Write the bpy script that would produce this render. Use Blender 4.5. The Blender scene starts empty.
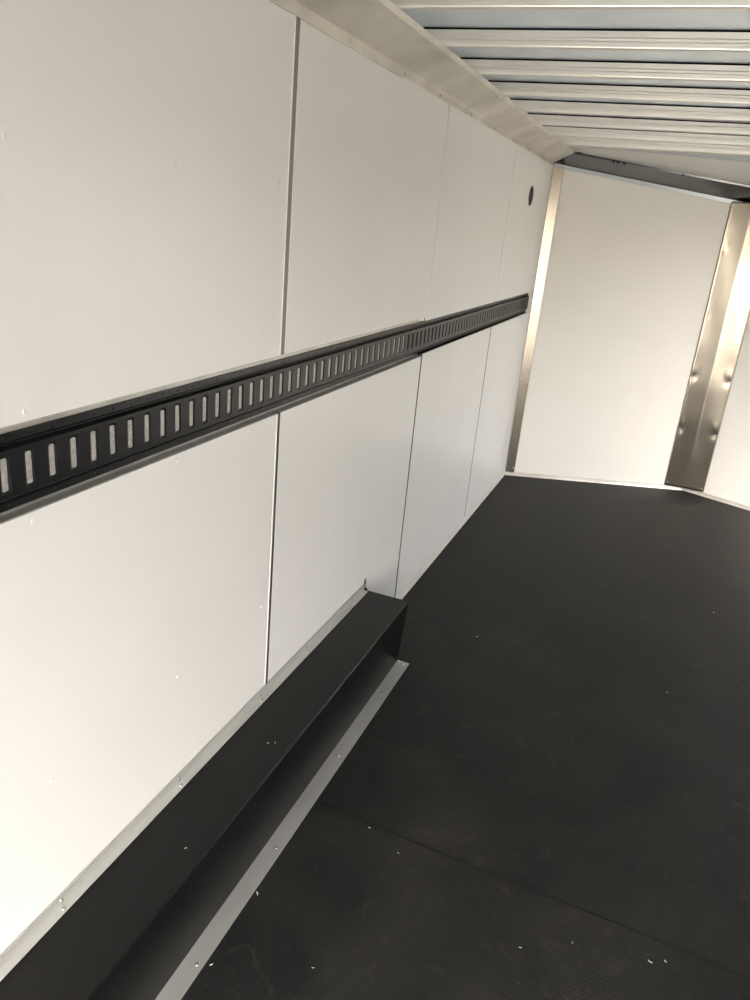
import bpy, bmesh, math, random
from mathutils import Vector, Matrix
random.seed(7)
C = bpy.context.scene
COL = C.collection

# ------------------------------------------------------------------ camera
cam_d = bpy.data.cameras.new('camera')
cam = bpy.data.objects.new('camera', cam_d); COL.objects.link(cam)
cam.location = (0.9383, -1.7585, 1.691)
cam.rotation_euler = (1.2119, -0.0902, 0.3815)
cam_d.sensor_fit = 'VERTICAL'; cam_d.sensor_height = 24
cam_d.lens = 753.53 / 1000 * 24
cam_d.clip_start = 0.02; cam_d.clip_end = 300
C.camera = cam

# ------------------------------------------------------------------ world, sun, exposure
C.view_settings.view_transform = 'Standard'
C.view_settings.look = 'None'
C.view_settings.gamma = 1
C.view_settings.use_curve_mapping = False
C.view_settings.exposure = 1.36
SKY_STRENGTH = 0.66
SUN_STRENGTH = 6.8
SUN_AZ, SUN_EL = 155, 45          # compass-like: direction the light comes from, degrees from +Y towards +X
w = bpy.data.worlds.new('sky'); C.world = w; w.use_nodes = True
nt = w.node_tree; nt.nodes.clear()
sky = nt.nodes.new('ShaderNodeTexSky'); sky.sky_type = 'NISHITA'; sky.sun_disc = False
sky.sun_elevation = math.radians(SUN_EL); sky.sun_rotation = math.radians(SUN_AZ); sky.dust_density = 4; sky.air_density = 0.8
hs = nt.nodes.new('ShaderNodeHueSaturation'); hs.inputs['Saturation'].default_value = 0.45
tint = nt.nodes.new('ShaderNodeMixRGB'); tint.blend_type = 'MULTIPLY'; tint.inputs[0].default_value = 1
tint.inputs[2].default_value = (1.0, 0.97, 0.93, 1)
bg = nt.nodes.new('ShaderNodeBackground'); bg.inputs[1].default_value = SKY_STRENGTH
out = nt.nodes.new('ShaderNodeOutputWorld')
nt.links.new(sky.outputs[0], hs.inputs['Color']); nt.links.new(hs.outputs[0], tint.inputs[1])
nt.links.new(tint.outputs[0], bg.inputs[0]); nt.links.new(bg.outputs[0], out.inputs[0])
sd = bpy.data.lights.new('sun', 'SUN'); sd.energy = SUN_STRENGTH; sd.angle = math.radians(0.6); sd.color = (1, .90, .76)
sun = bpy.data.objects.new('sun', sd); COL.objects.link(sun)
az, el = math.radians(SUN_AZ), math.radians(SUN_EL)
src = Vector((math.sin(az) * math.cos(el), math.cos(az) * math.cos(el), math.sin(el)))
sun.rotation_euler = src.to_track_quat('Z', 'Y').to_euler(); sun.location = src * 20

# ------------------------------------------------------------------ helpers
class MB:
    def __init__(s): s.v = []; s.f = []
    def add(s, vs, fs):
        n = len(s.v); s.v += [tuple(q) for q in vs]; s.f += [tuple(i + n for i in f) for f in fs]; return s
    def box(s, x0, x1, y0, y1, z0, z1):
        return s.add([(x, y, z) for z in (z0, z1) for x, y in ((x0, y0), (x1, y0), (x1, y1), (x0, y1))],
                     [(3, 2, 1, 0), (4, 5, 6, 7), (0, 1, 5, 4), (1, 2, 6, 5), (2, 3, 7, 6), (3, 0, 4, 7)])
    def sweep(s, a, b, closed=True):
        """skin between two matching outlines a and b, capped"""
        n = len(a); vs = list(a) + list(b)
        fs = [(i, (i + 1) % n, n + (i + 1) % n, n + i) for i in range(n)]
        fs += [tuple(range(n - 1, -1, -1)), tuple(range(n, 2 * n))]
        return s.add(vs, fs)
    def lathe(s, prof, seg=14, M=None):
        vs = []
        for r, z in prof:
            for k in range(seg):
                a = 2 * math.pi * k / seg; vs.append(Vector((r * math.cos(a), r * math.sin(a), z)))
        fs = []
        for i in range(len(prof) - 1):
            for k in range(seg):
                fs.append((i * seg + k, i * seg + (k + 1) % seg, (i + 1) * seg + (k + 1) % seg, (i + 1) * seg + k))
        fs += [tuple(range(seg - 1, -1, -1)), tuple((len(prof) - 1) * seg + k for k in range(seg))]
        if M: vs = [M @ v for v in vs]
        return s.add(vs, fs)
    def build(s, name, m, parent=None, smooth=False, bevel=0, loc=None):
        me = bpy.data.meshes.new(name); me.from_pydata(s.v, [], s.f)
        bm = bmesh.new(); bm.from_mesh(me)
        bmesh.ops.recalc_face_normals(bm, faces=bm.faces); bm.to_mesh(me); bm.free()
        me.materials.append(m)
        if smooth:
            for p in me.polygons: p.use_smooth = True
        o = bpy.data.objects.new(name, me); COL.objects.link(o)
        if parent: o.parent = parent
        if loc: o.location = loc
        if bevel:
            b = o.modifiers.new('bevel', 'BEVEL'); b.width = bevel; b.segments = 3; b.limit_method = 'ANGLE'; b.angle_limit = math.radians(35)
            b.harden_normals = False
        return o

def tag(o, label=None, cat=None, group=None, kind=None):
    for k, v in (('label', label), ('category', cat), ('group', group), ('kind', kind)):
        if v: o[k] = v
    return o
def struct(o): o['kind'] = 'structure'; return o
def empty(name, loc=(0, 0, 0)):
    o = bpy.data.objects.new(name, None); COL.objects.link(o); o.location = loc; o.empty_display_size = .1; return o

# ------------------------------------------------------------------ materials
def mat(name, col, rough=.5, metal=0, spec=.5, noise=0, nscale=8, ndetail=4, bump=0, bscale=40, stretch=(1, 1, 1), rnoise=0, col2=None, coat=0):
    m = bpy.data.materials.new(name); m.use_nodes = True; t = m.node_tree
    b = t.nodes['Principled BSDF']
    b.inputs['Base Color'].default_value = (*col, 1); b.inputs['Roughness'].default_value = rough
    b.inputs['Metallic'].default_value = metal; b.inputs['Specular IOR Level'].default_value = spec
    b.inputs['Coat Weight'].default_value = coat
    tc = t.nodes.new('ShaderNodeTexCoord'); mp = t.nodes.new('ShaderNodeMapping'); mp.inputs['Scale'].default_value = stretch
    t.links.new(tc.outputs['Object'], mp.inputs[0])
    if noise or rnoise:
        n = t.nodes.new('ShaderNodeTexNoise'); n.inputs['Scale'].default_value = nscale; n.inputs['Detail'].default_value = ndetail
        t.links.new(mp.outputs[0], n.inputs[0])
        r = t.nodes.new('ShaderNodeMapRange'); r.inputs[1].default_value = .3; r.inputs[2].default_value = .7
        t.links.new(n.outputs[0], r.inputs[0])
        if noise:
            mx = t.nodes.new('ShaderNodeMixRGB'); c2 = col2 or tuple(c * (1 - noise) for c in col)
            mx.inputs[1].default_value = (*col, 1); mx.inputs[2].default_value = (*c2, 1)
            t.links.new(r.outputs[0], mx.inputs[0]); t.links.new(mx.outputs[0], b.inputs['Base Color'])
        if rnoise:
            q = t.nodes.new('ShaderNodeMapRange'); q.inputs[3].default_value = rough - rnoise; q.inputs[4].default_value = rough + rnoise
            t.links.new(r.outputs[0], q.inputs[0]); t.links.new(q.outputs[0], b.inputs['Roughness'])
    if bump:
        n2 = t.nodes.new('ShaderNodeTexNoise'); n2.inputs['Scale'].default_value = bscale; n2.inputs['Detail'].default_value = 2
        t.links.new(mp.outputs[0], n2.inputs[0])
        bp = t.nodes.new('ShaderNodeBump'); bp.inputs['Strength'].default_value = 1; bp.inputs['Distance'].default_value = bump
        t.links.new(n2.outputs[0], bp.inputs['Height']); t.links.new(bp.outputs[0], b.inputs['Normal'])
    return m

WALL = mat('white_sheet', (.80, .79, .765), rough=.34, spec=.5, noise=.03, nscale=3, bump=.004, bscale=2.2)
WALL_F = mat('white_nose_sheet', (.745, .725, .675), rough=.42, spec=.45, noise=.03, nscale=3, bump=.003, bscale=2.0)
ALU = mat('mill_aluminium', (.78, .745, .67), rough=.40, metal=.55, noise=.26, nscale=5, rnoise=.06, bump=.0005, bscale=30, stretch=(1, 1, 1))
ALU_P = mat('brushed_post_aluminium', (.42, .38, .315), rough=.19, metal=1, noise=.06, nscale=3, rnoise=.03, stretch=(1, 1, .6))
ALU_G = mat('grey_floor_flange_aluminium', (.40, .40, .385), rough=.45, metal=.5, noise=.2, nscale=9, stretch=(1, .3, 1))
BASE = mat('pale_base_trim', (.80, .775, .70), rough=.45, metal=.15, noise=.08, nscale=6)
HFL = mat('bluish_flange_metal', (.52, .55, .58), rough=.35, metal=.9)
HEAD = mat('dark_satin_header_metal', (.27, .28, .29), rough=.24, metal=1, noise=.08, nscale=5, rnoise=.03)
ALU_D = mat('flat_aluminium', (.60, .59, .56), rough=.45, metal=1, noise=.15, nscale=12, rnoise=.05)
GALV = mat('galvanised_steel', (.86, .845, .79), rough=.32, metal=.70, noise=.12, nscale=5, ndetail=2, rnoise=.04, stretch=(.4, 3, 3))
ROOF = mat('galvanised_roof_sheet', (.82, .90, .97), rough=.40, metal=.3, noise=.10, nscale=5, rnoise=.05)
BLACK = mat('black_powder_coat', (.005, .006, .007), rough=.32, spec=.30, bump=.0002, bscale=300)
BOX = mat('black_box_coating', (.004, .004, .0038), rough=.36, spec=.24, noise=.4, nscale=25, bump=.0004, bscale=350)
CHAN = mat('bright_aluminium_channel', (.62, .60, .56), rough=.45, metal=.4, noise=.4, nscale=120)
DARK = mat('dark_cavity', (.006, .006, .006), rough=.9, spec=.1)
ALU_F = mat('pale_flange_aluminium', (.53, .53, .50), rough=.42, metal=.45, noise=.15, nscale=9, stretch=(1, .3, 1))
SCREW = mat('zinc_screw', (.75, .74, .72), rough=.25, metal=1)
RIVET = mat('white_rivet', (.80, .79, .76), rough=.35)
CHIP = mat('metal_chip', (.85, .85, .82), rough=.4, metal=.3)
GROUND = mat('concrete_yard', (.20, .193, .18), rough=.9, noise=.15, nscale=.4)
PALE = mat('pale_gravel', (.62, .58, .50), rough=.95)
WOOD = mat('plywood', (.30, .22, .14), rough=.7, noise=.2, nscale=4)

def rubber():
    m = bpy.data.materials.new('black_rubber_floor'); m.use_nodes = True; t = m.node_tree; L = t.links.new
    b = t.nodes['Principled BSDF']; b.inputs['Specular IOR Level'].default_value = .20
    tc = t.nodes.new('ShaderNodeTexCoord')
    n = t.nodes.new('ShaderNodeTexNoise'); n.inputs['Scale'].default_value = 2.6; n.inputs['Detail'].default_value = 7; n.inputs['Roughness'].default_value = .62; n.inputs['Distortion'].default_value = .6
    L(tc.outputs['Object'], n.inputs[0])
    cr = t.nodes.new('ShaderNodeValToRGB'); e = cr.color_ramp.elements
    e[0].position = .38; e[0].color = (.0068, .0078, .0079, 1); e[1].position = .72; e[1].color = (.0235, .0220, .0185, 1)
    L(n.outputs[0], cr.inputs[0])
    # dusty scuffs
    n3 = t.nodes.new('ShaderNodeTexNoise'); n3.inputs['Scale'].default_value = 9; n3.inputs['Detail'].default_value = 5; n3.inputs['Distortion'].default_value = 2.5
    L(tc.outputs['Object'], n3.inputs[0])
    r3 = t.nodes.new('ShaderNodeMapRange'); r3.inputs[1].default_value = .60; r3.inputs[2].default_value = .80; r3.inputs[4].default_value = .5
    L(n3.outputs[0], r3.inputs[0])
    mx = t.nodes.new('ShaderNodeMixRGB'); mx.inputs[2].default_value = (.052, .046, .038, 1)
    L(r3.outputs[0], mx.inputs[0]); L(cr.outputs[0], mx.inputs[1]); L(mx.outputs[0], b.inputs['Base Color'])
    rr = t.nodes.new('ShaderNodeMapRange'); rr.inputs[3].default_value = .50; rr.inputs[4].default_value = .68
    L(n.outputs[0], rr.inputs[0]); L(rr.outputs[0], b.inputs['Roughness'])
    # raised coin grid, 12.7 mm pitch
    sx = t.nodes.new('ShaderNodeSeparateXYZ'); L(tc.outputs['Object'], sx.inputs[0])
    def M(op, a, c=None):
        k = t.nodes.new('ShaderNodeMath'); k.operation = op
        for i, q in enumerate((a, c)):
            if q is None: continue
            if isinstance(q, (int, float)): k.inputs[i].default_value = q
            else: L(q, k.inputs[i])
        return k.outputs[0]
    f = 2 * math.pi / .0127
    h = M('MULTIPLY', M('SINE', M('MULTIPLY', sx.outputs[0], f)), M('SINE', M('MULTIPLY', sx.outputs[1], f)))
    h = M('MAXIMUM', M('SUBTRACT', h, .1), 0)
    bp = t.nodes.new('ShaderNodeBump'); bp.inputs['Distance'].default_value = .0011; bp.inputs['Strength'].default_value = .8
    L(h, bp.inputs['Height']); L(bp.outputs[0], b.inputs['Normal'])
    return m
RUBBER = rubber()

# ------------------------------------------------------------------ dimensions (metres)
W = 2.5; HALF = 1.25
Y_REAR, Y_NOSE, Y_APEX = -3.1, 3.58, 4.08
SEAMS = [-2.44, -1.22, 0, 1.22, 2.44]
Z_ROOF = 2.236; Z_BOW = 2.187
Z_CAVE0, Z_CAVE1 = 1.174, 1.332          # the slot in the wall that holds the cargo track
dx, dy = HALF, Y_APEX - Y_NOSE
LEN = math.hypot(dx, dy)
T1 = Vector((dx, dy, 0)) / LEN; N1 = Vector((dy, -dx, 0)) / LEN        # left nose plate, inward normal
T2 = Vector((dx, -dy, 0)) / LEN; N2 = Vector((-dy, -dx, 0)) / LEN
A0 = Vector((0, Y_NOSE, 0)); AP = Vector((HALF, Y_APEX, 0)); B0 = Vector((W, Y_NOSE, 0))

# ------------------------------------------------------------------ structure
ground = struct(MB().box(-80, 80, -90, 80, -.80, -.66).build('ground', PALE))
struct(MB().box(-14, 16, -17, 14, -.66, -.62).build('ground_slab', GROUND))

floor = struct(MB().add([(-.03, Y_REAR, -.003), (W + .03, Y_REAR, -.003), (W + .03, Y_NOSE, -.003), (HALF, Y_APEX + .03, -.003), (-.03, Y_NOSE, -.003),
                  (-.03, Y_REAR, -.08), (W + .03, Y_REAR, -.08), (W + .03, Y_NOSE, -.08), (HALF, Y_APEX + .03, -.08), (-.03, Y_NOSE, -.08)],
                 [(0, 1, 2, 3, 4), (9, 8, 7, 6, 5), (0, 5, 6, 1), (1, 6, 7, 2), (2, 7, 8, 3), (3, 8, 9, 4), (4, 9, 5, 0)]).build('floor', RUBBER))
# the nearer sheet of rubber laps over the farther one
sh = MB(); nx = 40; vs = []
def yseam(x): return -.062 - .045 * (x - .25) / 1.2 + .003 * math.sin(x * 7)
for z in (.0020, -.003):
    for i in range(nx + 1):
        x = W * i / nx; vs += [(x, Y_REAR, z), (x, yseam(x), z)]
k = 2 * (nx + 1); fs = []
for i in range(nx):
    a = 2 * i; fs += [(a, a + 2, a + 3, a + 1), (k + a + 1, k + a + 3, k + a + 2, k + a), (a + 1, a + 3, k + a + 3, k + a + 1)]
sh.add(vs, fs); sh.build('rubber_sheet', RUBBER, floor)
sg = MB(); vs = []
for i in range(nx + 1):
    x = W * i / nx; vs += [(x, yseam(x) + .0005, -.0026), (x, yseam(x) + .0065 + .0012 * math.sin(x * 13), -.0026)]
sg.add(vs, [(2 * i, 2 * i + 2, 2 * i + 3, 2 * i + 1) for i in range(nx)]).build('seam_shadow', DARK, floor)  # dark strip painted as the shadow beyond the lapped sheet's edge

cp_ = [(-.03, Y_REAR), (W + .03, Y_REAR), (W + .03, Y_NOSE), (HALF, Y_APEX + .02), (-.03, Y_NOSE)]
ceiling = struct(MB().sweep([(x, y, Z_ROOF) for x, y in cp_], [(x, y, Z_ROOF + .02) for x, y in cp_]).build('ceiling', ROOF))
def zt(x): x = x if x <= HALF else W - x; return 2.195 - .086 * x
# left wall: studs and skin behind, sheets in front
wl = MB().box(-.09, -.06, Y_REAR, Y_NOSE, -.08, Z_ROOF + .02)
for s in SEAMS: 
    wl.box(-.06, -.016, s - .02, s + .04, -.08, Z_CAVE0 - .004); wl.box(-.06, -.016, s - .02, s + .04, Z_CAVE1 + .004, Z_ROOF)
wall_left = struct(wl.build('wall_left', ALU_D))

def rivet_mesh(name, r, h, m, crater=True):
    mb = MB()
    prof = [(r, 0), (r * .92, h * .5), (r * .7, h * .9), (r * .45, h), (r * .3, h * .7 if crater else h * 1.02), (.0003, h * .55 if crater else h * 1.02)]
    mb.lathe(prof, 14); o = mb.build(name, m, None, smooth=True); me = o.data
    bpy.data.objects.remove(o); return me
RIV = rivet_mesh('rivet', .0052, .0022, RIVET)
RIVS = rivet_mesh('rivet', .0035, .0010, RIVET)
SCR = rivet_mesh('screw', .0052, .0030, SCREW)
def stud_on(name, me, parent, loc, normal):
    o = bpy.data.objects.new(name, me); COL.objects.link(o); o.parent = parent
    o.rotation_euler = Vector(normal).to_track_quat('Z', 'Y').to_euler(); o.location = loc
    return o

edges = [Y_REAR] + SEAMS + [Y_NOSE - .006]
GU = {0: (.001, .025), 1.22: (.001, .012), 2.44: (.001, .010)}
GL = {0: (.001, .016), 1.22: (.001, .017), 2.44: (.001, .014)}
RY = [-.045 + .4065 * k for k in range(-7, 9)]
for i in range(len(edges) - 1):
    far = edges[i] > 1.2
    for z0, z1, rows, G in ((1.318 if far else Z_CAVE1, 2.19, (1.75, 1.348), GU), (0.0, 1.181 if far else Z_CAVE0, (1.157, .606), GL)):
        y0 = edges[i] + (G.get(edges[i], (.001, .008))[1] if i else 0)
        y1 = edges[i + 1] - (.001 if i < len(edges) - 2 else 0)
        p = MB()
        p.box(-.006, 0, y0, y1, z0, z1)
        if i < len(edges) - 2 and (z0 > 1 or edges[i + 1] < 1): p.box(-.001, .0016, y1 - .004, y1 - .0005, z0, z1)
        o = p.build('wall_panel', WALL, wall_left)
        for y in RY:
            if y0 < y < y1:
                for z in rows:
                    stud_on('rivet', RIV if y < .0 else RIVS, o, (0, y, z), (1, 0, 0))

# dark strips paint the shade in the lower joints; grey backing fills the upper
JOINT_D = mat('dark_joint_shade', (.035, .034, .032), rough=.6)
JOINT_G = mat('grey_joint_backing', (.23, .22, .20), rough=.5, metal=.3)
for s_ in (0, 1.22, 2.44):
    zl = 1.181 if s_ > 1.2 else Z_CAVE0; zu = 1.318 if s_ > 1.2 else Z_CAVE1
    MB().box(-.006, -.0008, s_ - .0009, s_ + GL[s_][1] - .0001, 0, zl).build('joint_shade', JOINT_D, wall_left)
    MB().box(-.006, -.0020 if s_ == 0 else -.004, s_ - .0009, s_ + GU[s_][1] - .0001, zu, 2.19).build('joint_backing', JOINT_G, wall_left)

# recess channel behind the cargo track (bright back near the camera, past one metre dark strips paint a deep cavity's shade)
ch = MB()
ch.box(-.060, -.0270, Y_REAR, 1.25, Z_CAVE0 - .004, Z_CAVE1 + .004)
ch.box(-.0268, -.0065, Y_REAR, 1.22, Z_CAVE0 - .003, Z_CAVE0)
ch.box(-.0268, -.0065, Y_REAR, 1.22, Z_CAVE1, Z_CAVE1 + .003)
ch.box(-.0268, -.0062, 1.2190, 1.2212, 1.3165, Z_CAVE1 + .002)
ch.build('recess_channel', ALU_D, wall_left)
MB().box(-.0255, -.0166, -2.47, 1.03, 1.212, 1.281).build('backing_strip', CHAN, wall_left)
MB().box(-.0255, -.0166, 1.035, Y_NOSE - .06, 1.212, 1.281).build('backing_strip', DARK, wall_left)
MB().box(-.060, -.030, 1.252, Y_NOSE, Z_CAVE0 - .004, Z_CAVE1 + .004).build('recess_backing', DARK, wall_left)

# right wall, with an unseen side entry door opening near the nose, sill raised to cut low light
wr = MB(); X0, X1 = W, W + .06
OP = [(2.0, 2.95, .22, 1.95)]
ys = [Y_REAR, 2.0, 2.95, Y_NOSE]
wr.box(X0, X1, ys[0], ys[1], -.08, Z_ROOF + .02); wr.box(X0, X1, ys[2], ys[3], -.08, Z_ROOF + .02)
for y0, y1, z0, z1 in OP:
    wr.box(X0, X1, y0, y1, z1, Z_ROOF + .02); wr.box(X0, X1, y0, y1, -.08, z0)
struct(wr.build('wall_right', WALL))

rear = MB(); rear.box(-.09, W + .06, Y_REAR - .06, Y_REAR, 1.98, Z_ROOF + .02); rear.box(-.09, .10, Y_REAR - .06, Y_REAR, -.08, 1.98); rear.box(W - .10, W + .06, Y_REAR - .06, Y_REAR, -.08, 1.98)
struct(rear.build('wall_rear', WALL))

def plate(P0, T, N, t0, t1, z0, z1, th0, th1):
    """flat slab standing on a nose wall line, from th0 to th1 in front of it"""
    a = [P0 + T * t0 + N * th0, P0 + T * t0 + N * th1, P0 + T * t1 + N * th1, P0 + T * t1 + N * th0]
    return [Vector((q.x, q.y, z0)) for q in a], [Vector((q.x, q.y, z1)) for q in a]
wf = MB()
wf.sweep(*plate(A0, T1, N1, -.05, LEN + .03, -.08, 2.30, -.05, 0)); struct(wf.build('wall_front_left', WALL_F))
wf = MB()
wf.sweep(*plate(B0, -T2, N2, -.05, LEN + .03, -.08, 2.30, -.05, 0)); struct(wf.build('wall_front_right', WALL_F))

# ---- trims
def trim(n, mb, m, **k): return struct(mb.build('trim_%d' % n, m, **k))
TH = .0016
# 1: left cove between wall and roof
prof = [(0.0015, 2.104), (.0015, 2.124), (.008, 2.130), (.121, 2.1755), (.131, 2.186)]
def offs(pr, d): 
    o = []
    for i, (x, z) in enumerate(pr):
        o.append((x - d * .35, z + d * .9))
    return o
def cove_y(x): return Y_NOSE - .002 - .0585 * x / .125
sec = prof + [(x - .0012, z + .0016) for x, z in reversed(prof)]
mb = MB()
ysec = [Y_REAR] + [Y_REAR + .22 * k for k in range(1, 30)]
rings = []
for y in ysec:
    w_ = .0012 * math.sin(y * 5.1) + .0009 * math.sin(y * 11.3 + 1)
    rings.append([(x + (w_ if 2 <= i <= 2 or i == len(sec) - 3 else 0), y, z - (abs(w_) * .8 if i in (2, 3) else 0)) for i, (x, z) in enumerate(sec)])
rings.append([(x, cove_y(x), z) for x, z in sec])
n = len(sec); vs = [q for r in rings for q in r]; fs = []
for j in range(len(rings) - 1):
    for i in range(n):
        fs.append((j * n + i, j * n + (i + 1) % n, (j + 1) * n + (i + 1) % n, (j + 1) * n + i))
fs += [tuple(range(n)), tuple((len(rings) - 1) * n + i for i in reversed(range(n)))]
cove = trim(1, mb.add(vs, fs), ALU)
for y in [.291 - .4065 * 2, .291 - .4065, .291, .718, 1.089, 1.51, 1.92, 2.33, 2.73, 3.14, 3.5]:
    stud_on('screw', SCR, cove, (.003 if y > .705 else .0036, y, 2.1125), (1, 0, 0))
for y in [-.15, .654, 1.46, 2.27, 3.08]:
    stud_on('screw', SCR, cove, (.112, y, 2.1712), (.37, 0, -.93))
sp = [(.0018, 2.099), (.0032, 2.099), (.0042, 2.1265), (.0125, 2.1315), (.0120, 2.1330), (.0035, 2.1275)]
MB().sweep([(x, Y_REAR, z) for x, z in sp], [(x, .705, z) for x, z in sp]).build('splice_plate', ALU, cove)
# 2: mirror image cove on the right
sec2 = [(W - x, z) for x, z in sec]
trim(2, MB().sweep([(x, Y_REAR, z) for x, z in sec2], [(x, cove_y(W - x), z) for x, z in sec2]), ALU)

# 3, 4: nose header coves
def zb(x): x = x if x <= HALF else W - x; return 2.121 - .101 * x
def header(n, P0, T, N, flip):
    mb = MB(); out = []
    for t in (0, LEN * .25, LEN * .5, LEN * .75, LEN):
        r = []
        for off, kind in ((.0015, 'lo'), (.0015, 'fold'), (.098, 'top'), (.102, 'lip'), (.100, 'lip2'), (.096, 'top2'), (0, 'fold2'), (0, 'lo2')):
            tt = t
            if t == 0: tt = t + off * .97          # mitre with the side cove
            if t == LEN: tt = t - off * (dy / dx)
            P = P0 + T * tt + N * off
            z = {'lo': zb(P.x) - .024, 'fold': zb(P.x), 'top': zt(P.x) - .008, 'lip': zt(P.x) + .003, 'lip2': zt(P.x) + .004, 'top2': zt(P.x) - .005, 'fold2': zb(P.x) + .003, 'lo2': zb(P.x) - .024}[kind]
            r.append((P.x, P.y, z))
        out.append(r)
    k = 8; vs = [q for r in out for q in r]; fs = []
    for j in range(len(out) - 1):
        for i in range(k): fs.append((j * k + i, j * k + (i + 1) % k, (j + 1) * k + (i + 1) % k, (j + 1) * k + i))
    fs += [tuple(range(k)), tuple((len(out) - 1) * k + i for i in reversed(range(k)))]
    return trim(n, mb.add(vs, fs), HEAD)
def header_flange(P0, T, N, par):
    mb = MB(); out = []
    for t in (.004, LEN - .004):
        r = []
        for off, dz in ((.0018, -.025), (.0018, .001), (.0042, .0), (.0042, -.024)):
            P = P0 + T * (t - (off * dy / dx if t > 1 else -off)) + N * off; r.append((P.x, P.y, zb(P.x) + dz))
        out.append(r)
    mb.sweep(*out); mb.build('wall_flange', HFL, par)
h1 = header(3, A0, T1, N1, False); h2 = header(4, B0, -T2, N2, True)
for par, f in ((h1, lambda x: x), (h2, lambda x: W - x)):
    lo = [(f(-.01), 3.585, 2.112), (f(.131), 3.500, 2.187), (f(.175), 3.545, 2.187), (f(.035), 3.61, 2.122)]
    MB().sweep(lo, [(x, y, z + .002) for x, y, z in lo]).build('mitre_gusset', HEAD, par)
header_flange(A0, T1, N1, h1); header_flange(B0, -T2, N2, h2)
# small dark knock-out holes close to the header's upper edge
def header_hole(t, r=.004, el=2.2):
    P = A0 + T1 * t + N1 * .0975; z = zt(P.x) - .010
    mb = MB(); mb.lathe([(r, 0), (r, .0012), (r * .6, .0016)], 12, Matrix.Translation((P.x, P.y, z)) @ (N1 * .45 + Vector((0, 0, -1))).to_track_quat('Z', 'Y').to_matrix().to_4x4() @ Matrix.Diagonal((1, el, 1, 1)))
    mb.build('knockout_hole', DARK, h1)
# filled in below from pixel-free distances along the header
for t in (.335, .365, .405, .79): header_hole(t + .02, .0055)

# 5: trim over the corner of left wall and nose
mb = MB(); pr = [(.0035, 3.5745), (.005, 3.5735), (.0655, 3.5885), (.0665, 3.5895), (.0665, 3.606), (.0645, 3.605), (.0645, 3.5905), (.0035, 3.5765)]
mb.sweep([(x, y, .024) for x, y in pr], [(x, y, 2.10) for x, y in pr])
tr5 = trim(5, mb, ALU_P)
for z in (2.085, 1.776, 1.246, .70, .06):
    stud_on('screw', SCR, tr5, (.058, 3.5862, z), (.24, -.97, 0))
# 6: folded post over the apex, dented round its screws
def post():
    mb = MB(); vs = []; fs = []
    zs = [.028 + (2.0 - .028) * j / 150 for j in range(151)]
    us = [-.150 + .30 * i / 36 for i in range(37)]
    dz = [(-1, .052), (-1, .461), (-1, .84), (-1, 1.27), (-1, 1.694), (1, .052), (1, .456), (1, .838), (1, 1.274), (1, 1.70)]
    zs = [min(z, 9) for z in zs]
    for z in zs:
        for u in us:
            wave = 0
            for s, zc in dz:
                du = u - s * .125; d2 = (du / .022) ** 2 + ((z - zc) / .026) ** 2
                a = .0030 if .3 < zc < 1.1 else .0009
                wave -= a * math.exp(-d2)
                d3 = ((u - s * .108) / .02) ** 2 + ((z - zc - .055) / .035) ** 2
                wave += (.0016 if .3 < zc < 1.1 and s > 0 else .0005) * math.exp(-d3)
            wave += .0005 * math.sin(z * 9 + u * 30) + .0003 * math.sin(z * 23 + 2)
            off = .006 + wave
            if abs(u) < .012: off += .0  
            if abs(u) >= .1499: off = .001
            edge = max(abs(u), .004)
            E = (AP + T1 * -.150) if u < 0 else (AP + T2 * .150)      # edge line on the nose wall
            t = 1 - abs(u) / .150                                     # 0 at the edge, 1 on the fold
            M_ = Vector((HALF, E.y + .014, 0))
            P = E.lerp(M_, t) + Vector((0, -1, 0)) * max(off, .0012)
            vs.append((P.x, P.y, z))
    k = len(us)
    for j in range(len(zs) - 1):
        for i in range(k - 1): fs.append((j * k + i, j * k + i + 1, (j + 1) * k + i + 1, (j + 1) * k + i))
    mb.add(vs, fs); o = mb.build('trim_6', ALU_P, smooth=True)
    s = o.modifiers.new('solid', 'SOLIDIFY'); s.thickness = .0012; s.offset = -1
    struct(o)
    for s_, zc in dz:
        T, N = (T1, N1) if s_ < 0 else (T2, N2)
        E = AP + T * (s_ * .150); P = E.lerp(Vector((HALF, E.y + .014, 0)), .15) + Vector((0, -1, 0)) * .0045
        stud_on('screw', SCR, o, (P.x, P.y, zc), (0, -1, 0))
    return o
post()
# 9: end beam closing the row of bows at the nose
trim(9, MB().box(.055, W - .055, 3.178, 3.236, Z_BOW, Z_ROOF - .0005), GALV, bevel=.003)
# 7, 8: foot strips of the nose walls
for n_, (P0, T, N, a, b) in ((7, (A0, T1, N1, .004, LEN - .003)), (8, (B0, -T2, N2, .004, LEN - .003))):
    mb = MB()
    def sec_at(t, trimit):
        r = []
        for off, z in ((.0, .026), (.0075, .0245), (.0085, .010), (.013, .003), (.014, -.002), (.0, -.002)):
            P = P0 + T * (t - (off * dy / dx if trimit else -off * .4)) + N * off; r.append((P.x, P.y, z))
        return r
    trim(n_, mb.sweep(sec_at(a, False), sec_at(b, True)), ALU)
# left baseboard strip from the box to the nose
bs = MB(); pr = [(0, .0466), (.0025, .0466), (.0035, .012), (.006, .0), (.006, -.002), (0, -.002)]
bb = struct(bs.sweep([(x, .812, z) for x, z in pr], [(x, Y_NOSE - .003, z) for x, z in pr]).build('baseboard_left', BASE))
pr2 = [(W - x, z) for x, z in pr]
struct(MB().sweep([(x, .75, z) for x, z in pr2], [(x, 1.85, z) for x, z in pr2]).build('baseboard_right', ALU))

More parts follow.
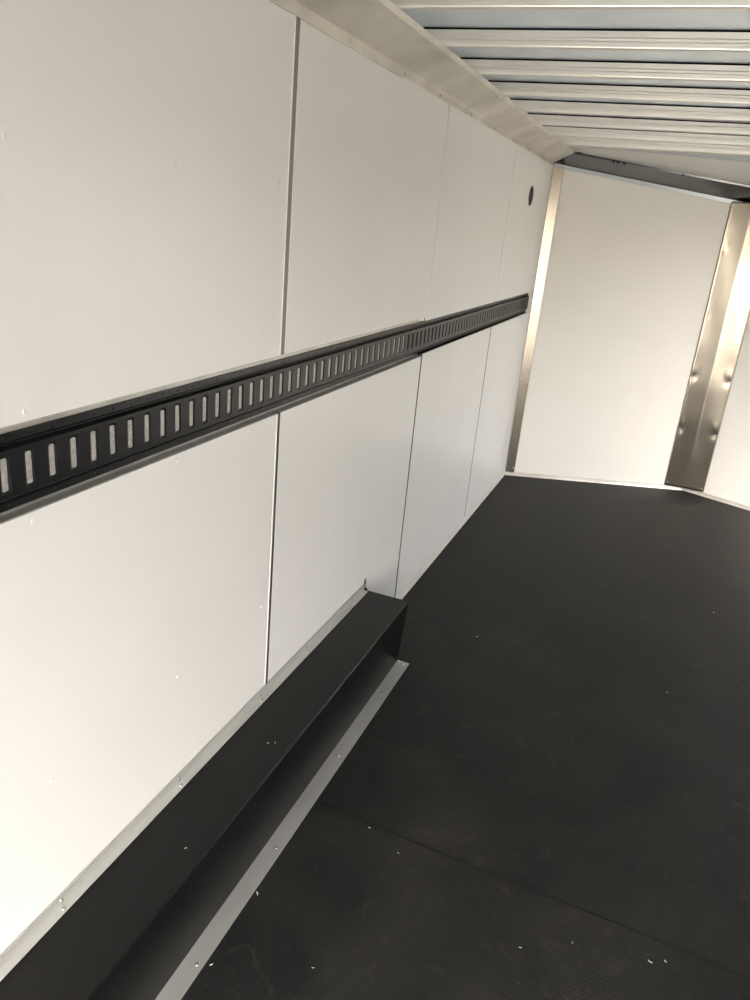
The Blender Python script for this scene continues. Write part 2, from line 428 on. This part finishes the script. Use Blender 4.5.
# ------------------------------------------------------------------ wheel well box
box = empty('wheel_well_box', (.1025, -.3, 0))
tag(box, 'long low black sheet metal wheel well box running along the white left wall', 'wheel well box')
HB, WT, WB, YB0, YB1 = .285, .190, .172, -1.25, .800
def bent(y, inset=0):
    # outer outline of the shell seen along the wall: wall edge, top edge, foot
    return [(.002, y, HB), (WT - .004, y, HB + .0), (WT, y, HB - .004), (WB, y, 0.002), (WB - .003, y, .002), (WT - .0035, y, HB - .006), (WT - .006, y, HB - .003), (.002, y, HB - .003)]
mb = MB(); ysn = [YB0 + (YB1 - YB0) * j / 60 for j in range(61)]; vs = []; fs = []
for y in ysn:
    wob = .0007 * math.sin(y * 7) + .0004 * math.sin(y * 19 + 1)
    r = [list(q) for q in bent(y)]
    for i in (1, 2, 5, 6): r[i][0] += wob; 
    for i in (0, 1, 6, 7): r[i][2] += .4 * wob * (1 if i in (1, 6) else 0)
    vs += [tuple(q) for q in r]
k = 8
for j in range(60):
    for i in range(k): fs.append((j * k + i, j * k + (i + 1) % k, (j + 1) * k + (i + 1) % k, (j + 1) * k + i))
fs += [tuple(range(k)), tuple(60 * k + i for i in reversed(range(k)))]
shell = mb.add(vs, fs).build('shell', BOX, box); shell.matrix_parent_inverse = Matrix.Translation((-.1, .3, 0))
INV = Matrix.Translation((-.1, .3, 0))
def bp(mb, name, m, **kw):
    o = mb.build(name, m, box, **kw); o.matrix_parent_inverse = INV; return o
e = MB(); e.sweep([(.002, YB1 - .003, .002), (WB - .001, YB1 - .003, .002), (WT - .001, YB1 - .003, HB - .005), (.002, YB1 - .003, HB - .001)],
                  [(.002, YB1, .002), (WB, YB1, .002), (WT, YB1, HB - .005), (.002, YB1, HB)]); bp(e, 'end_panel', BOX)
e = MB(); e.sweep([(.002, YB0, .002), (WB - .001, YB0, .002), (WT - .001, YB0, HB - .005), (.002, YB0, HB - .001)],
                  [(.002, YB0 + .003, .002), (WB, YB0 + .003, .002), (WT, YB0 + .003, HB - .005), (.002, YB0 + .003, HB)]); bp(e, 'end_panel', BOX)
# angle strip joining the top to the wall
ap = [(.0005, HB + .032), (.0035, HB + .032), (.0035, HB + .0045), (.0205, HB + .0025), (.0205, HB + .0005), (.0005, HB + .0005)]
st = bp(MB().sweep([(x, YB0, z) for x, z in ap], [(x, YB1 - .012, z) for x, z in ap]), 'wall_flange', ALU_F, bevel=.0006)
for y in (-.862, -.453, -.044, .27, .66):
    stud_on('screw', SCR, st, (.0035, y, HB + .018), (1, 0, 0))
    stud_on('screw', SCR, st, (.012, y - .004, HB + .0032), (0, 0, 1))
# cut end clip at the far end of the strip
cl = MB(); cl.box(.0005, .0045, YB1 - .011, YB1 - .003, HB + .001, HB + .052); cl.box(.0005, .014, YB1 - .011, YB1 - .004, HB + .001, HB + .012)
c = bp(cl, 'end_clip', DARK); 
stud_on('screw', SCR, c, (.0045, YB1 - .007, HB + .014), (1, 0, 0)); stud_on('screw', SCR, c, (.0045, YB1 - .007, HB + .046), (1, 0, 0))
# foot flange screwed to the floor
ff = MB(); fv = []; 
fpr = [(WB - .002, .006), (WB + .003, .0055), (.222, .0045), (.2225, .0015), (WB - .002, .0015)]
ft = bp(MB().sweep([(x, YB0, z) for x, z in fpr], [(x, YB1 + .008, z) for x, z in fpr]), 'floor_flange', ALU_G, bevel=.0005)
for x, y in ((.201, .562), (.200, .158), (.204, -.277), (.207, -.669), (.184, .798), (.206, .785), (.205, -1.07)):
    stud_on('screw', SCR, ft, (x, y, .0052), (0, 0, 1))

# ------------------------------------------------------------------ cargo tracks
def cell(mb, y0, y1, z0, z1, xf, hole, depth, inner=None):
    """front-facing rectangle with a hole outline punched in it and a rim going back by depth"""
    n = len(hole); cy, cz = sum(q[0] for q in hole) / n, sum(q[1] for q in hole) / n
    outer = []
    for (y, z) in hole:
        ddy, ddz = y - cy, z - cz
        s = min((((y1 if ddy > 0 else y0) - cy) / ddy) if abs(ddy) > 1e-9 else 1e9, (((z1 if ddz > 0 else z0) - cz) / ddz) if abs(ddz) > 1e-9 else 1e9)
        outer.append((cy + ddy * s, cz + ddz * s))
    # move the outer point nearest in direction to each corner onto that corner
    for c in ((y0, z0), (y1, z0), (y1, z1), (y0, z1)):
        ca = math.atan2(c[1] - cz, c[0] - cy)
        def dang(q): 
            d = math.atan2(q[1] - cz, q[0] - cy) - ca
            return abs((d + math.pi) % (2 * math.pi) - math.pi)
        i = min(range(n), key=lambda k: dang(hole[k])); outer[i] = c
    vs = [(xf, y, z) for y, z in outer] + [(xf, y, z) for y, z in hole] + [(xf - depth, y, z) for y, z in (inner or hole)] + [(xf - depth, y, z) for y, z in outer]
    fs = []
    for i in range(n):
        j = (i + 1) % n
        fs += [(i, j, n + j, n + i), (n + i, n + j, 2 * n + j, 2 * n + i), (2 * n + i, 2 * n + j, 3 * n + j, 3 * n + i)]
    mb.add(vs, fs)
def slot_outline(cy, cz, hw, hh, seg=3, r=.0035):
    pts = []
    for ox, oz, a0 in ((1, 1, 0), (-1, 1, 90), (-1, -1, 180), (1, -1, 270)):
        for k in range(seg + 1):
            a = math.radians(a0 + 90 * k / seg); pts.append((cy + ox * (hw - r) + r * math.cos(a), cz + oz * (hh - r) + r * math.sin(a)))
    return pts
def disc_outline(cy, cz, r, seg=12): return [(cy + r * math.cos(2 * math.pi * (k + .5) / seg), cz + r * math.sin(2 * math.pi * (k + .5) / seg)) for k in range(seg)]
PITCH = .0518; PHASE = -.894
XF, XC, TT = -.0225, -.0135, .0024      # flange face, raised centre face, plate thickness
def make_track(y0, y1, name_label):
    root = empty('cargo_track', (-.02, y0, 1.2475)); tag(root, name_label, 'cargo track', 'black slotted cargo tracks in the left wall')
    rinv = Matrix.Translation((.02, -y0, -1.2475))
    mb = MB()
    ks = [k for k in range(-60, 120) if y0 + .02 <= PHASE + k * PITCH <= y1 - .02]
    cs = [PHASE + k * PITCH for k in ks]
    bounds = [y0] + [(a + b) / 2 for a, b in zip(cs, cs[1:])] + [y1]
    for c, a, b in zip(cs, bounds, bounds[1:]):
        cell(mb, a, b, 1.2055, 1.2875, XC, slot_outline(c, 1.2465, .0108, .0335, r=.005), TT, slot_outline(c + .0006, 1.2465, .0064, .0285))
    # steps and flanges, one long fold each
    for s in (1, -1):
        zc = 1.2465
        pr = [(XC, zc + s * .041), (XF, zc + s * .0465), (XF, zc + s * .0485), (XF - .0035, zc + s * .0495), (XF - .0035, zc + s * .0505), (XF, zc + s * .0515)]
        out2 = pr + [(x - TT, z) for x, z in reversed(pr)]
        mb.sweep([(x, y0, z) for x, z in out2], [(x, y1, z) for x, z in out2])
        for c, a, b in zip(cs, bounds, bounds[1:]):
            cell(mb, a, b, *(sorted((zc + s * .0515, zc + s * .0635))), XF, disc_outline(c + .012, zc + s * .0575, .0024), TT)
        zz = sorted((zc + s * .0635, zc + s * .0650))
        mb.box(XF - .004, XF, y0, y1, zz[0], zz[1])
    rail = mb.build('rail', BLACK, root); rail.matrix_parent_inverse = rinv
    # bare steel far lip of every slot
    return root
make_track(-2.48, .5815, 'black slotted cargo track in the left wall, the near length with bright slots')
make_track(.5835, Y_NOSE - .055, 'black slotted cargo track in the left wall, the far length ending at the nose corner')

# ------------------------------------------------------------------ round plug in the wall
pl = empty('round_wall_vent', (0, 2.995, 1.89)); tag(pl, 'small round black vent high on the left wall near the nose corner', 'vent')
Mx = Matrix.Rotation(math.radians(90), 4, 'Y')
rim = MB(); rim.lathe([(.055, 0), (.055, .002), (.052, .004), (.047, .004), (.045, .0015), (.0005, .0015)], 32, Mx); rim.build('rim', BLACK, pl, smooth=False)
lv = MB()
for k in range(-4, 5):
    y = k * .0095; hh = math.sqrt(.044 ** 2 - y * y); lv.box(.0015, .0045, y - .0022, y + .0022, -hh, hh)
lv.build('louvre', mat('grey_plastic', (.05, .045, .04), rough=.5), pl)

# ------------------------------------------------------------------ roof bows
BOW_GAP = .006
def bow_mesh():
    x0, x1 = .055, W - .055
    # rolled steel channel with a shallow rib pressed in its rear-facing side and a narrow rounded foot
    H = Z_ROOF - BOW_GAP - Z_BOW
    pr = [(0, H), (0, H * .66), (.0018, H * .60), (.0018, H * .44), (0, H * .38), (0, .005), (.0010, .0018), (.0035, 0), (.020, 0), (.0225, .0010), (.024, .004), (.024, H)]
    mb = MB(); mb.sweep([(x0, a, Z_BOW + b) for a, b in pr], [(x1, a, Z_BOW + b) for a, b in pr]); return mb
ORD = ['last before the nose panel', 'second back from the nose panel', 'third back from the nose panel', 'fourth back from the nose panel', 'fifth back from the nose panel',
       'sixth back from the nose panel', 'seventh back from the nose panel', 'eighth back from the nose panel', 'ninth back from the nose panel']
proto = None
for i in range(9):
    y = .700 + .4065 * (6 - i)
    if proto is None:
        proto = bow_mesh().build('roof_bow', GALV); o = proto
        gap_shade = MB().box(.055, W - .055, .002, .022, Z_ROOF - BOW_GAP + .0002, Z_ROOF - .0002).build('bow_gap_shadow', DARK, proto)  # dark strip added to paint the shadow gap between bow and roof
    else:
        o = proto.copy(); COL.objects.link(o)
        t2 = gap_shade.copy(); COL.objects.link(t2); t2.parent = o
    o.location = (0, y, 0)
    tag(o, 'galvanised steel roof bow across the ceiling, ' + ORD[i], 'roof bow', 'galvanised roof bows')

# ------------------------------------------------------------------ metal chips lying about
def chip(x, y, z, s, label, grp, curl):
    s *= .72; mb = MB(); k = 7; vs = []; wd = s * .20
    a0 = random.random() * 6.28
    for i in range(k):
        t = i / (k - 1) - .5; ang = a0 + t * curl
        px, py = math.cos(a0) * t * s + math.sin(ang) * s * .2, math.sin(a0) * t * s - math.cos(ang) * s * .2
        ww = wd * (1 - abs(t) * 1.2); nx_, ny_ = -math.sin(a0), math.cos(a0)
        hgt = .0006 + s * .10 * abs(math.sin(t * 4))
        for sg, zz in ((-1, 0), (1, 0), (1, .0009), (-1, .0009)):
            vs.append((px + nx_ * ww * sg, py + ny_ * ww * sg, hgt + zz - .0006))
    fs = []
    for i in range(k - 1):
        for q in range(4): fs.append((i * 4 + q, i * 4 + (q + 1) % 4, (i + 1) * 4 + (q + 1) % 4, (i + 1) * 4 + q))
    fs += [(0, 1, 2, 3), tuple((k - 1) * 4 + q for q in (3, 2, 1, 0))]
    o = mb.add(vs, fs).build('metal_shaving', CHIP, loc=(x, y, z)); tag(o, label, 'metal shaving', grp); return o
FG = 'metal shavings on the rubber floor'
fl = [(.238, -.652, .010, 'tiny curled metal shaving on the floor beside the nearest end of the box flange'),
      (.459, -.554, .007, 'tiny metal shaving on the floor near the bottom edge, right of the box flange'),
      (.234, -.432, .013, 'small bent metal shaving touching the edge of the box floor flange'),
      (.413, -.085, .009, 'tiny metal shaving lying right at the left end of the floor seam'),
      (.523, -.135, .006, 'tiny metal shaving just nearer than the floor seam, left part'),
      (.416, 1.175, .010, 'tiny metal shaving on the floor beyond the far end of the box'),
      (1.42, 2.031, .010, 'tiny bright metal shaving far back on the floor at right'),
      (1.22, 1.147, .009, 'tiny metal shaving in the middle distance of the floor at right'),
      (1.217, -.169, .012, 'metal shaving on the near floor sheet at lower right, larger of a close pair'),
      (1.252, -.152, .008, 'metal shaving on the near floor sheet at lower right, smaller of a close pair'),
      (.906, -.277, .007, 'tiny metal shaving on the near floor sheet at bottom centre'),
      (1.026, -.204, .006, 'tiny metal shaving lying between bottom centre and the floor seam')]
for x, y, s, lab in fl:
    zf = .0020 if y < yseam(x) else -.003
    chip(x, y, zf, s, lab, FG, random.uniform(1, 3))
BG = 'metal shavings on the black box'
for x, y, s, lab in ((.142, -.618, .007, 'tiny metal shaving on top of the black box, the nearer single one'),
                     (.126, -.205, .007, 'tiny metal shaving on top of the black box, left of a close pair'),
                     (.143, -.195, .007, 'tiny metal shaving on top of the black box, right of a close pair')):
    chip(x, y, HB + .0003, s, lab, BG, 2)
